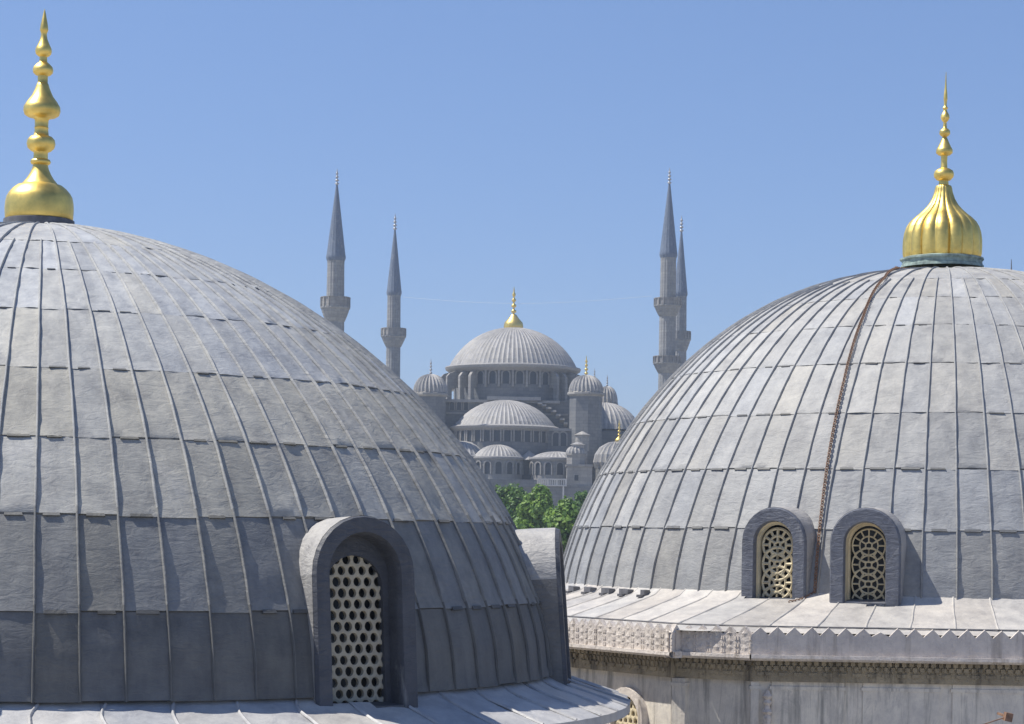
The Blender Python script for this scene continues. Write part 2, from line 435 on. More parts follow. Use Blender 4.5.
# skirt: round lead apron
def skirt_cut(mb, frames, w):
    inv = [m.inverted() for m in frames]; keep = []
    for f in mb.f:
        c = sum((Vector(mb.v[i]) for i in f), Vector()) / len(f); ok = True
        for m in inv:
            q = m @ c
            if abs(q.x) < w / 2 and .03 < q.y < 1.2: ok = False
        keep.append(ok)
    mb.t = [t for t, k in zip(mb.t, keep) if k]; mb.h = [t for t, k in zip(mb.h, keep) if k]; mb.f = [t for t, k in zip(mb.f, keep) if k]
def round_skirt(cx, cy, R0, z0, R1, z1, n, mat, parent, seed):
    rnd = random.Random(seed); mb = MB()
    P = lambda R, a, off: Vector((cx + R * math.sin(a), cy - R * math.cos(a), CZ + z0 + (z1 - z0) * ((R - R0) / (R1 - R0)) + (.03 * max(0, 1 - (R - R0) / .22) ** 2) + off))
    for i in range(n):
        a0, a1 = 2 * PI * i / n, 2 * PI * (i + 1) / n
        t = rnd.gauss(1, .05); h = rnd.gauss(.5, .25); ox = rnd.uniform(0, 50)
        rows = []
        for v in range(9):
            R = R0 - .06 + (R1 - R0 + .06) * v / 8
            rows.append([P(R, a0 + (a1 - a0) * u / 5, .012 * noise.noise(Vector((u * .5 + ox, v * .4, 0)))) for u in range(6)])
        rows.append([P(R1, a0 + (a1 - a0) * u / 5, -.11) for u in range(6)])
        mb.grid(rows, False, t, h, True)
        prev = None
        for v in range(10):
            R = R0 + (R1 - R0 + .004) * v / 9; w = .018
            aw = a0 + noise.noise(Vector((ox, v * .3, 4))) * .004 + .010 * max(0, 1 - (R - R0) / .3) ** 2
            cur = [mb.add(P(R, aw + o * w / R, .004 + hh)) for o, hh in ((-1.1, 0), (-.6, .018), (0, .024), (.6, .018), (1.1, 0))]
            if prev:
                for u in range(4): mb.face((prev[u], prev[u + 1], cur[u + 1], cur[u])[::-1], 1, .5)
            prev = cur
    skirt_cut(mb, FRL, 1.0)
    return mb.build('apron', mat, parent, True, 50)
round_skirt(XL, DL, 6.76, ZBL - .06, 7.72, ZBL - .37, 62, SKIRTL, left, 5)
mb = MB(); mb.lathe([(7.70, ZBL - .47), (7.705, ZBL - .385)], (XL, DL, CZ), 96)
mb.lathe([(7.3, ZBL - .62), (7.45, ZBL - .6), (7.5, ZBL - .5), (7.69, ZBL - .47)], (XL, DL, CZ), 96)
mb.build('cornice', DORM, left, True, 40)
mb = MB()
for k in range(8): pass
octo = [(XL + 7.35 * math.cos(2 * PI * k / 8 + PI / 8), DL + 7.35 * math.sin(2 * PI * k / 8 + PI / 8)) for k in range(8)]
mb.prism(octo, 0, CZ + ZBL - .6); mb.build('wall', MARB, left)

def dormer(parent, M, w, h, ring, depth, screen, mat, gmat, smat, hmat, rise=0.0, low_shade=1.0):
    """M: local frame. screen=(w,h,recess)"""
    fr = bpy.data.objects.new('dormer', None)
    fr = None
    mb = MB()
    wi, hi = w - 2 * ring, h - ring
    sw, sh, sd = screen
    back = outline(w + .10, h + .02 + rise, depth, z0=-.25)
    o1 = outline(w, h - .012, .05, z0=-.25); o0 = outline(w - .05, h - .03, .0, z0=-.25); oi = outline(wi + .03, hi + .01, .0, z0=-.25)
    oj = outline(wi, hi, .03, z0=-.25); ok = outline(wi - .01, hi - .01, .09, z0=-.25)
    mid = outline(w + .04, h, depth * .45, z0=-.25); 
    # wrinkle the hood
    def wr(o, k):
        return [Vector(p) + Vector((noise.noise(Vector((p[0] * 2, p[2] * 3, k + M.translation.x))) * .018, 0, noise.noise(Vector((p[0] * 3, k, p[2] * 3))) * .015)) for p in o]
    q1 = outline(w + .01, h, depth * .15, z0=-.25)
    arch_loft(mb, [o1, o0, oi, oj, ok], 1.0, .5, True, M)
    d = mb.build('dormer', mat, parent, True, 42)
    mb = MB(); arch_loft(mb, [wr(back, 3), wr(mid, 2), wr(outline(w + .02, h, depth * .3, z0=-.25), 4), wr(q1, 1), outline(w + .004, h - .008, .052, z0=-.25)], 1.0, .6, True, M)
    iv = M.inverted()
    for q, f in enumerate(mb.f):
        z = sum((iv @ Vector(mb.v[i])).z for i in f) / len(f); mb.t[q] = low_shade if z < h * .62 else mb.t[q]  # shade on the lower hood sides painted in as darker tone
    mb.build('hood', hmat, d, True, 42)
    # stone surround and pierced screen
    mb = MB()
    arch_loft(mb, [outline(wi - .008, hi - .006, .085, z0=-.2), outline(wi - .02, hi - .02, sd - .02, z0=-.2), outline(sw, sh, sd - .02, z0=.0), outline(sw - .01, sh, sd + .05, z0=.0)], .9, .5, True, M)
    mb.box((0, 0, 0), (0, 0, 0)); mb.v = mb.v[:-8]; mb.f = mb.f[:-6]; mb.t = mb.t[:-6]; mb.h = mb.h[:-6]
    mb.build('surround', smat, d, False)
    mb = MB(); c_ = [M @ Vector(p) for p in ((-wi / 2, .01, -.02), (wi / 2, .01, -.02), (wi / 2, sd + .06, .03), (-wi / 2, sd + .06, .03), (-wi / 2, .01, -.22), (wi / 2, .01, -.22))]
    i_ = [mb.add(p) for p in c_]; mb.face((i_[0], i_[1], i_[2], i_[3])); mb.face((i_[4], i_[5], i_[1], i_[0])); mb.build('sill', mat, d)
    return d
def glaze(d, M, w, h, y):
    mb = MB(); o = outline(w, h, y, z0=-.2); ids = [mb.add(M @ Vector(p)) for p in o]; mb.face(tuple(ids)); return mb.build('pane', DARK, d)
for i, (M, p) in enumerate(zip(FRL, phis)):
    d = dormer(left, M, WL, HL if i == 0 else HL - .09, .20, 2.3, (.72, 1.62, .27), DORM, PALE, DORM, HOODL, low_shade=.45 if i else .75)
    if i in (7, 0, 1, 2):
        mb = MB(); hexgrille(mb, .76, 1.60, .29, .131, .050, M @ Matrix.Translation((0, 0, .0)) @ Matrix.Diagonal((1, 1, 1.07, 1)))
        g_ = mb.build('grille', PALEG, d)
    glaze(d, M, .95, 1.9, .62)

finL = [(-2, 32), (0, 33.5), (9, 34), (16, 33.6), (22, 32.3), (26, 30), (30, 26.5), (33.5, 22), (34.5, 18), (36.5, 16.5), (40, 13.5), (45, 10.5), (50, 8.3), (54, 7.4), (55, 9.3), (57, 10.2), (59, 9.3), (60, 7.2), (66, 7), (67, 7.6), (68, 10), (71, 13.2), (75, 14.2), (79, 13.5), (82, 11), (83.5, 7.5), (90, 6.6), (91, 7.2), (92, 6.6), (99, 6.8), (101, 9), (102, 14), (104, 17), (108, 18.3), (112, 18), (117, 15), (123, 10.5), (130, 7.4), (135, 5.8), (136, 5), (143, 5), (144, 7.5), (146, 9.6), (149, 10.2), (152, 9.3), (155, 6.5), (157, 4), (162, 3.7), (163, 5.5), (165, 7.6), (168, 8.2), (171, 7.6), (175, 5.6), (180, 3.6), (185, 2.8), (187, 3.4), (189, 4.2), (194, 3.6), (200, 2.4), (206, 1.2), (210, .2)]
def finial(prof_px, k, base, mat, parent, n=40, tilt=0, flute=None, dens=2):
    mb = MB(); pr = []
    P = [(r / k, z / k) for z, r in prof_px]
    for i in range(len(P) - 1):
        for t in range(dens): 
            u = t / dens; pr.append((P[i][0] * (1 - u) + P[i + 1][0] * u, P[i][1] * (1 - u) + P[i + 1][1] * u))
    pr.append(P[-1])
    mb.lathe(pr, base, n, flute, (tilt, 0))
    return mb.build('finial', mat, parent, True, 60)
bL = at(39, 219, DL); 
fl = finial(finL, 76.9, bL, GOLD, left, 48, .013)
mb = MB(); mb.lathe([(.46, -.12), (.455, -.02), (.43, -.01)], bL, 40); mb.build('collar', CLIP, left, True, 40)

# ===== right tomb
DR = 40.0; XR = 7.687; ZBR = -.8953
zq = lambda R: ZBR + (4.815 - ZBR) * max(0, 1 - (R / 6.72 * .98218) ** 2.434) ** .7327
def zfR(R):
    if R < 6.56: return zq(R)
    u = min(1, (R - 6.56) / .27); return zq(6.56) - (zq(6.56) - ZBR) * (.45 * u + .55 * (1 - math.sqrt(1 - u)))
right = thing('domed_tomb', (XR, DR, 0), 'pale grey lead dome at the right with fluted golden finial and two small star-pierced dormers', 'tomb', 'domed tombs in front')
def fr_at(px, D, psi):
    x, y = un(px, 600); return Matrix.Translation(((x - 512) / F * D, D, CZ + ZBR - .03)) @ Matrix.Rotation(psi, 4, 'Z')
FRR = [fr_at(864, 33.36, math.radians(-20)), fr_at(772, 34.1, math.radians(-32))]
WR, HR = 1.07, 1.42
WR2 = 1.09
cutR = make_cut(FRR, [(.78, 1.25)] * 2)
mb = MB()
hueR = lambda j, a, r: .5 + (.0 if j > 3 else .0) + r.gauss(0, .2) - (.25 if j >= 6 else 0)
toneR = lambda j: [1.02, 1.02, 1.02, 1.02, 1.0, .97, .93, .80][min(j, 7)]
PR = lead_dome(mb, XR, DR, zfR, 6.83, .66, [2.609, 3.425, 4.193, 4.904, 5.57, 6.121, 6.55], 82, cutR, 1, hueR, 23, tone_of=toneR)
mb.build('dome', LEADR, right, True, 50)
Zt = -1.275
eave = [(12.6, 31.75), (3.47, 32.15), (2.50, 32.72), (2.36, 32.55), (0.9, 34.85), (-.85, 37.4), (-.85, 42.6), (3.9, 48.3), (11.5, 48.3), (16.2, 42.5), (16.2, 36.5)]
def ray(cx, cy, a, poly):
    d = Vector((math.sin(a), -math.cos(a))); best = 1e9
    for i in range(len(poly)):
        p, q = Vector(poly[i]), Vector(poly[(i + 1) % len(poly)]); e = q - p; w = p - Vector((cx, cy))
        den = d.x * e.y - d.y * e.x
        if abs(den) < 1e-9: continue
        t = (w.x * e.y - w.y * e.x) / den; u = (w.x * d.y - w.y * d.x) / den
        if t > 0 and -1e-6 <= u <= 1 + 1e-6: best = min(best, t)
    return best
mb = MB(); rnd = random.Random(4)
hull = [p for i, p in enumerate(eave) if i not in (2,)]
def PS(a, t, off):
    Ro = ray(XR, DR, a, hull) - .07; R = 6.78 + (Ro - 6.78) * t
    z = ZBR + .10 * max(0, 1 - t / .16) ** 2 + (-1.36 + .0 - ZBR) * t
    return Vector((XR + R * math.sin(a), DR - R * math.cos(a), CZ + z + off))
n = 78
for i in range(n):
    a0, a1 = 2 * PI * i / n, 2 * PI * (i + 1) / n; t_ = rnd.gauss(1, .05); h_ = rnd.gauss(.5, .3); ox = rnd.uniform(0, 50)
    rows = []
    for v in range(10):
        t = v / 9; lift = .014 if t < .86 else 0
        rows.append([PS(a0 + (a1 - a0) * u / 4, t, lift + .012 * noise.noise(Vector((u * .5 + ox, v * .4, 0)))) for u in range(5)])
    mb.grid(rows, False, t_, h_, True)
    prev = None
    for v in range(9):
        t = v / 8 * .86
        aw = a0 + noise.noise(Vector((ox, v * .3, 4))) * .003
        cur = [mb.add(PS(aw + o * .016 / 7.2, t, .010 + hh)) for o, hh in ((-1.1, 0), (-.6, .016), (0, .021), (.6, .016), (1.1, 0))]
        if prev:
            for u in range(4): mb.face((prev[u], prev[u + 1], cur[u + 1], cur[u])[::-1], 1, .5)
        prev = cur
skirt_cut(mb, FRR, .80); mb.build('apron', SKIRT, right, True, 50)
# dark fold line round the apron and folded clips at the foot of the dome
mb = MB()
for i in range(1, 240):
    a0, a1 = -2.2 + 4.4 * i / 240, -2.2 + 4.4 * (i + 1) / 240
    mb.bar(PS(a0, .86, .020), PS(a1, .86, .020), .010, 4, caps=False)
mb.build('fold_line', CLIP, right)
for px, py in ((575, 600), (591, 601), (609, 603), (627, 603.5), (646, 604)):
    a = None; best = 1e9
    for k in range(-900, -200):
        aa = k / 600.0; q = PS(aa, .12, .02); xx = 512 + F * q.x / q.y
        if abs(xx - px) < best: best = abs(xx - px); a = aa
    q = PS(a, .12, .05); mb = MB()
    mb.box(q, (.24 if px < 640 else .1, .12, .09), Matrix.Rotation(a, 3, 'Z') @ Matrix.Rotation(.05, 3, 'Y'))
    mb.box(q + Vector((-.06, -.05, -.05)), (.09, .2, .04), Matrix.Rotation(a + .4, 3, 'Z'))
    mb.build('lead_clip', CLIP, right)

def offset_poly(pts, d):
    """closed ccw? offset outward by d (positive = away from centre)"""
    n = len(pts); res = []
    for i in range(n):
        p0, p1, p2 = Vector(pts[i - 1]), Vector(pts[i]), Vector(pts[(i + 1) % n])
        e1 = (p1 - p0).normalized(); e2 = (p2 - p1).normalized()
        # polygon runs clockwise seen from above here -> outward is left-hand normal
        n1 = Vector((e1.y, -e1.x)) * OSGN; n2 = Vector((e2.y, -e2.x)) * OSGN
        b = (n1 + n2); b = b / max(.35, (1 + n1.dot(n2)))
        res.append((p1.x + b.x * d, p1.y + b.y * d))
    return res
area = sum(eave[i][0] * eave[(i + 1) % len(eave)][1] - eave[(i + 1) % len(eave)][0] * eave[i][1] for i in range(len(eave)))
OSGN = 1 if area > 0 else -1
# marble cresting with pointed teeth
def crest(seg, carve):
    mb = MB(); (x0, y0), (x1, y1) = seg
    p0, p1 = Vector((x0, y0, 0)), Vector((x1, y1, 0)); L = (p1 - p0).length; e = (p1 - p0).normalized()
    nrm = Vector((e.y, -e.x, 0)) * OSGN
    nT = max(1, round(L / .25)); pit = L / nT
    zt, zv, zb = Zt, Zt - .115, Zt - .40
    for k in range(nT):
        a = p0 + e * pit * k; b = a + e * pit; m = (a + b) / 2 + e * random.uniform(-.008, .008)
        jj = random.uniform(-.012, .012) - (.045 if random.random() < .08 else 0)
        V = lambda p, z, o: p + nrm * o + Vector((0, 0, CZ + z))
        fr = [V(a, zb, 0), V(a, zv, 0), V(m, zt + jj, .004), V(b, zv, 0), V(b, zb, 0)]
        bk = [V(a, zb, -.07), V(a, zv, -.07), V(m, zt + jj, -.07), V(b, zv, -.07), V(b, zb, -.07)]
        i0 = [mb.add(p) for p in fr]; i1 = [mb.add(p) for p in bk]
        mb.face(tuple(i0)); mb.face(tuple(i1[::-1]))
        for u in (1, 2): mb.face((i0[u], i1[u], i1[u + 1], i0[u + 1]))
        if carve:
            for cz, s_ in ((zt - .10, random.uniform(.04, .06)), (zt - .20 + random.uniform(-.02, .02), random.uniform(.055, .08)), (zt - .31, random.uniform(.045, .065))):
                for dx in ((0,) if s_ == .075 else (0,)):
                    c = m + e * dx
                    q = [V(c - e * s_, cz, .001), V(c, cz + s_, .001), V(c + e * s_, cz, .001), V(c, cz - s_, .001)]
                    ap = mb.add(V(c + e * random.uniform(-.02, .02), cz, random.uniform(.008, .018))); ids = [mb.add(p) for p in q]
                    for u in range(4): mb.face((ids[u], ids[(u + 1) % 4], ap))
            for sd in (-1, 1):
                for cz in (zt - .17, zt - .27, zt - .36):
                    c = m + e * pit * .42 * sd
                    mb.box(V(c, cz, -.004), (.03, .03, .05), Matrix.Rotation(.6, 3, 'Z'))
    # bead below
    V = lambda p, z, o: p + nrm * o + Vector((0, 0, CZ + z))
    rows = [[V(p, z, o) for z, o in ((zb, .0), (zb - .0, .05), (zb - .05, .055), (zb - .075, .02), (zb - .09, -.03), (zb - .09, -.15))] for p in (p0, p1)]
    mb.grid(rows, False, flip=False)
    return mb
for i in range(len(eave)):
    s0, s1 = eave[i], eave[(i + 1) % len(eave)]
    front = i in (0, 1, 2, 3, 4)
    mb = crest((s0, s1), i in (1, 3, 4))
    mb.build('cresting', CREST, right)
# muqarnas frieze (stained), set back
fz = offset_poly(eave, -.10); fz2 = offset_poly(eave, -.24)
mb = MB(); mb.prism(fz2, CZ + Zt - .80, CZ + Zt - .43)
for i in range(len(eave)):
    if i not in (0, 1, 3, 4): continue
    p0, p1 = Vector((*fz2[i], 0)), Vector((*fz2[(i + 1) % len(eave)], 0)); L = (p1 - p0).length; e = (p1 - p0) / L
    nrm = Vector((e.y, -e.x, 0)) * OSGN; M = Matrix((e, nrm, Vector((0, 0, 1)))).transposed()
    for row, (z, d, pit, hh) in enumerate(((Zt - .52, .07, .105, .07), (Zt - .60, .045, .105, .06), (Zt - .69, .02, .21, .05))):
        k = max(1, int(L / pit)); pit = L / k
        for q in range(k):
            c = p0 + e * pit * (q + .5 + (.5 if row else 0) * (q < k - 1)); c.z = CZ + z
            mb.box(c + nrm * d / 2, (pit * random.uniform(.55, .68), d, hh), M)
            mb.box(c + nrm * d / 4 - Vector((0, 0, hh * .7)), (pit * .25, d / 2, hh * .5), M)
mb.prism(offset_poly(eave, -.17), CZ + Zt - .476, CZ + Zt - .44)
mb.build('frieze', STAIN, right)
mb = MB(); mb.box((2.40, 32.66, CZ + Zt - .44), (.16, .16, .10), Matrix.Rotation(.6, 3, 'Z')); mb.build('cresting', CREST, right)
wl = offset_poly(eave, -.32)
mb = MB(); mb.prism(wl, 0, CZ + Zt - .79); mb.build('wall', MARB, right)
# wall dressings: pilasters, slab joints
def seg_frame(i, t, off, z):
    p0, p1 = Vector((*wl[i], 0)), Vector((*wl[(i + 1) % len(wl)], 0)); e = (p1 - p0).normalized()
    nrm = Vector((e.y, -e.x, 0)) * OSGN
    return p0 + (p1 - p0) * t + nrm * off + Vector((0, 0, z)), e, nrm
def wall_px(i, px):
    best = None
    for k in range(0, 2001):
        c, e, nrm = seg_frame(i, k / 2000, 0, CZ); xx = 512 + F * c.x / c.y + 2.
        if best is None or abs(xx - px) < best[0]: best = (abs(xx - px), k / 2000)
    return best[1]
def add_pilaster(i, px, w, d, name='pilaster', mat=MARB, z1=-.80):
    c, e, nrm = seg_frame(i, wall_px(i, px), d / 2, 0)
    M = Matrix((e, nrm, Vector((0, 0, 1)))).transposed(); mb = MB()
    h = CZ + Zt + z1 - .004; mb.box((c.x, c.y, h / 2), (w, d, h), M)
    mb.box((c.x, c.y, h - .09), (w + .05, d + .03, .05), M)
    return mb.build(name, mat, right)
add_pilaster(0, 757, .12, .05); add_pilaster(0, 812, 1.05, .025, 'wall_slab')
add_pilaster(0, 905, 1.1, .022, 'wall_slab'); add_pilaster(0, 1000, 1.25, .027, 'wall_slab')
add_pilaster(1, 686, .22, .12)
c, e, nrm = seg_frame(0, wall_px(0, 771), .12, 0); zt_ = at(771, 690, c.y).z; rj = random.Random(8)
mb = MB(); mb.lathe([(.02, zt_)] + [(.055 + rj.uniform(-.02, .025), zt_ - .045 * (k + 1)) for k in range(20)] + [(.09, zt_ - 1.2), (.09, 0)], (c.x, c.y, 0), 8); mb.build('sunlit_sliver', CREST, right)  # added jagged post standing in for a sunlit sliver on the wall
# dormers with star screens
def star_grille(mb, w, h, y, M, bars, solid):
    r = w / 2
    def ins(x, z, m=0):
        if z < .02: return False
        if z < h - r: return abs(x) < r + .02
        return math.hypot(x, z - (h - r)) < r + .02
    def B(a, b):
        n = 3
        for k in range(n):
            u, v = k / n, (k + 1) / n
            p = (a[0] + (b[0] - a[0]) * u, a[1] + (b[1] - a[1]) * u); q = (a[0] + (b[0] - a[0]) * v, a[1] + (b[1] - a[1]) * v)
            if ins(*p) and ins(*q): mb.bar(M @ Vector((p[0], y, p[1])), M @ Vector((q[0], y, q[1])), bars, 4)
    sp = .29; z = h - r - .02
    while z > -.3:
        for rad, nn in ((.055, 6), (.14, 24), (.25, 32)):
            for k in range(nn):
                a, b = 2 * PI * k / nn + PI / 6, 2 * PI * (k + 1) / nn + PI / 6
                B((rad * math.cos(a), z + rad * math.sin(a)), (rad * math.cos(b), z + rad * math.sin(b)))
        for k in range(12):
            a = 2 * PI * k / 12
            B((.14 * math.cos(a), z + .14 * math.sin(a)), (.25 * math.cos(a), z + .25 * math.sin(a)))
        for k in range(6):
            a = 2 * PI * k / 6 + PI / 6
            B((.055 * math.cos(a), z + .055 * math.sin(a)), (.14 * math.cos(a), z + .14 * math.sin(a)))
        z -= sp
    B((0, .03), (0, .031))
for i, (M, w, sw, bar, gm) in enumerate(((FRR[0], WR, .56, .0125, PALE), (FRR[1], WR2, .58, .022, PALE))):
    sw_h = 1.14
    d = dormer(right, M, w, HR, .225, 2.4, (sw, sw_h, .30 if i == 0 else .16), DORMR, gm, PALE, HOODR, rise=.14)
    mb = MB(); star_grille(mb, sw, sw_h, .32 if i == 0 else .18, M @ Matrix.Translation((0, 0, .0)), bar, i)
    mb.build('grille', gm, d)
    glaze(d, M, .70, 1.3, .55)
# collar and fluted finial
bR = at(942, 259, DR)
mb = MB(); mb.lathe([(.74, -.17), (.73, -.12), (.71, -.11), (.71, -.05), (.74, -.03), (.74, .0), (.68, .02)], bR, 40,
    flute=lambda a, z: 1 + .012 * math.sin(a * 9 + z * 30)); mb.build('collar', VERD, right, True, 40)
finR = [(0, 38), (5, 39), (12, 39.2), (19, 39), (26, 38), (32, 36), (37, 33), (41, 29), (45, 24), (49, 19.5), (54, 15), (60, 11.6), (66, 9.4), (71, 8.4), (73, 7.6), (74, 5), (78, 4.6), (79, 7), (82, 9.6), (85, 10), (88, 9), (90, 6), (91, 3.4), (97, 3), (103, 3.3), (104, 6), (106, 8.2), (109, 8.2), (113, 6), (117, 4.2), (120, 3), (122, 2), (123, 3.6), (125, 5.4), (128, 5.2), (130, 3.4), (131, 2), (137, 1.6), (138, 3), (141, 4.4), (144, 4), (147, 2.2), (149, 1.6), (151, 2.8), (153, 1.4), (158, 1.5), (160, 2.0), (166, 1.6), (171, 1.0), (187, .2)]
def flR(a, z):
    zz = z * 55.75
    if zz > 73: return 1
    k = 1 - max(0, (zz - 45) / 28) * .5
    return 1 - .10 * k * (1 - abs(math.sin(a * 8)) ** .55)
finial(finR, 55.75, bR, GOLD, right, 216, .008, flR, 3)
# small finial of another dome peeping over the right shoulder belongs to a rear tomb
rear = thing('domed_tomb', (19.0, 62, 0), 'mostly hidden rear tomb whose thin dark finial tip peeps over the right dome', 'tomb')
c = at(1011, 290, 62)
mb = MB(); mb.lathe([(.14, 0), (.12, .2), (.05, .3), (.12, .42), (.10, .55), (.03, .62), (.07, .72), (.02, .82), (.008, 1.1)], c - Vector((0, 0, .25)), 12)
mb.build('finial', CLIP, rear, True)
mb = MB(); Rr = 5.0; zt = c.z - .2
mb.lathe([(Rr * 1.06, -4.6), (Rr, -4.4)] + [(Rr * math.cos(t * PI / 24), -4.4 + 4.4 * math.sin(t * PI / 24)) for t in range(13)], (c.x, 62, zt), 64)
mb.build('dome', LEADR, rear, True, 40)
mb = MB(); mb.lathe([(5.1, -zt), (5.1, -4.6), (5.4, -4.6)], (c.x, 62, zt), 8); mb.build('wall', MARB, rear)
rear.location = (0, 0, 0)
for ch in rear.children: ch.matrix_parent_inverse = Matrix()

# chain
pts_px = [(925, 268, None)]
path = []
zfr = zfR
keys = [(.62, -75), (1.6, -40), (2.6, -33), (4.0, -29.5), (5.2, -28), (6.1, -27.3), (6.83, -26.6)]
def chain_phi(R):
    for (r0, p0), (r1, p1) in zip(keys, keys[1:]):
        if R <= r1: t = max(0, (R - r0) / (r1 - r0)); return math.radians(p0 + (p1 - p0) * t)
    return math.radians(keys[-1][1])
R = .66; s_pts = []
while R < 6.825:
    s_pts.append(PR(R, chain_phi(R), .05))
    dz = (zfR(min(R + .002, 6.829)) - zfR(R)) / .002
    R += .046 / math.hypot(1, dz)
    if R > 6.665: R += 0
a_end = chain_phi(6.7)
for k in range(9): 
    s_pts.append(PS(a_end - .010 * k / 2, .02 + k * .022, .03))
mb = MB()
for i in range(len(s_pts) - 1):
    p, q = s_pts[i], s_pts[i + 1]; d = (q - p).normalized(); c = (p + q) / 2
    nr = Vector((c.x - XR, c.y - DR, .6 * (c.z - CZ + 3))).normalized(); side = d.cross(nr).normalized()
    u = side if i % 2 == 0 else (nr + side * .5).normalized()
    hl, hw, r = .034, .021, .0085
    loop = []
    for k in range(8):
        a = 2 * PI * k / 8
        loop.append(c + d * hl * math.cos(a) + u * hw * math.sin(a))
    for k in range(8): mb.bar(loop[k], loop[(k + 1) % 8], r, 4, caps=False)
tag(mb.build('chain', RUST), 'rusty iron chain running down the right dome from its finial to between the dormers', 'chain')
# rusty bracket at lower right corner on wall
c = at(1008, 717, 31.3); b_ = thing('wall_bracket', c, 'small rusty red bracket with a rod against the marble wall at lower right', 'bracket')
mb = MB(); mb.box(c, (.10, .16, .12), Matrix.Rotation(.2, 3, 'Y')); mb.box(c + Vector((0, .3, 0)), (.03, .7, .03)); mb.build('plate', RUST, b_)
mb = MB(); mb.bar(c + Vector((-.03, 0, .0)), c + Vector((-.38, .05, -.13)), .009, 6); mb.build('rod', RUST, b_)
# window on the chamfered wall, mostly behind the left eave
c, e, nrm = seg_frame(3, wall_px(3, 635), .0, 0)
Mw = Matrix((e * 1.0, -nrm, Vector((0, 0, 1)))).transposed().to_4x4(); Mw.translation = Vector((c.x, c.y, CZ + at(640, 687, c.y).z - CZ - 1.75)) + nrm * .12
mb = MB(); arch_loft(mb, [outline(.92, 1.75, .25), outline(.92, 1.75, .0), outline(.72, 1.63, .0), outline(.70, 1.62, .18)], 1, .5, True, Mw)
wnd = mb.build('window_frame', CREST, right, True, 40)
mb = MB(); hexgrille(mb, .72, 1.6, .07, .13, .045, Mw); mb.build('grille', PALE, wnd)
mb = MB(); ids = [mb.add(Mw @ Vector(p)) for p in outline(.72, 1.6, .115)]; mb.face(tuple(ids)); mb.build('pane', DARK, wnd)

# ------------------------------------------------------------------ mosque
DM = 390.0; K = DM / F
mosque = thing('mosque', (at(513, 500, DM).x, DM, 0), 'distant grey mosque of cascading lead domes between the two near domes', 'mosque')
def X_(px, D): return (px - 512) / F * D      # sizes use px at the mosque's own place
def mp(px, py, D): return at(px, py, D)
def ribbed(prof, c, nr, amp, name='dome', mat=MLEAD, parent=mosque, seed=1, a0=0, a1=2 * PI, joints=2):
    mb = MB(); rnd = random.Random(seed); n = nr * 4
    prof2 = []
    for i in range(len(prof) - 1):
        prof2.append(prof[i])
        if joints > 1: prof2.append(((prof[i][0] + prof[i + 1][0]) / 2, (prof[i][1] + prof[i + 1][1]) / 2))
    prof2.append(prof[-1])
    rows = []
    for r, z in prof2:
        row = []
        for k in range(n):
            o = (amp, .0, -amp * .35, .0)[k % 4] * min(1, r / prof[0][0] * 1.6)
            a = 2 * PI * k / n; row.append((c[0] + (r + o) * math.sin(a), c[1] - (r + o) * math.cos(a), c[2] + z + o * .5))
        rows.append(row)
    ids = [[mb.add(p) for p in r] for r in rows]
    tn = [[rnd.gauss(1, .07) for _ in range(nr)] for _ in rows]
    for i in range(len(rows) - 1):
        for k in range(n):
            k2 = (k + 1) % n
            t = tn[i // 2 * 2][((k + 1) // 4) % nr]
            mb.face((ids[i][k], ids[i][k2], ids[i + 1][k2], ids[i + 1][k])[::-1], t * (1.12 if k % 4 in (3, 0) else .93), rnd.random())
    return mb.build(name, mat, parent, False)
def dome_prof(R, H, n=9, p=1.0):
    """bottom to top"""
    return [(R * math.cos(t * PI / 2 / n) ** p if t < n else .02, H * math.sin(t * PI / 2 / n)) for t in range(n + 1)]
def small_finial(c, h, mat, parent, onion=None, name='finial', fat=1.15):
    mb = MB(); r = h * .085 * fat
    if onion:
        ro, ho = onion
        pr = [(ro * .9, 0), (ro, ho * .2), (ro * .92, ho * .45), (ro * .55, ho * .72), (ro * .25, ho)]
        mb.lathe(pr, c, 32, lambda a, z: 1 - .10 * (1 - abs(math.sin(a * 7))))
        c = c + Vector((0, 0, ho)); h -= ho; r = h * .085 * fat
        mat2 = mat
    pr = [(r * .5, 0)]
    zz = 0.0
    for k, s in enumerate((1.0, .95, .8, .65)):
        z0 = .04 + k * .2
        pr += [(r * .35, h * z0), (r * s * 1.0, h * (z0 + .05)), (r * s * .9, h * (z0 + .1)), (r * .3, h * (z0 + .15))]
    pr += [(r * .22, h * .88), (.02, h)]
    mb.lathe(pr, c, 10)
    return mb.build(name, mat, parent, True)
def wall_box(x0, x1, y_top, D0, D1, name='wall', mat=MOSQ, parent=mosque, bottom=0.0):
    """box between px x0..x1 (measured at D0), top at px y_top, from depth D0 back to D1, down to the ground"""
    a = mp(x0, y_top, D0); b = mp(x1, y_top, D0); mb = MB(); zt = (a.z + b.z) / 2
    mb.box(((a.x + b.x) / 2, (D0 + D1) / 2, (zt + bottom) / 2), (b.x - a.x, D1 - D0, zt - bottom)); return mb.build(name, mat, parent)
win_cache = {}
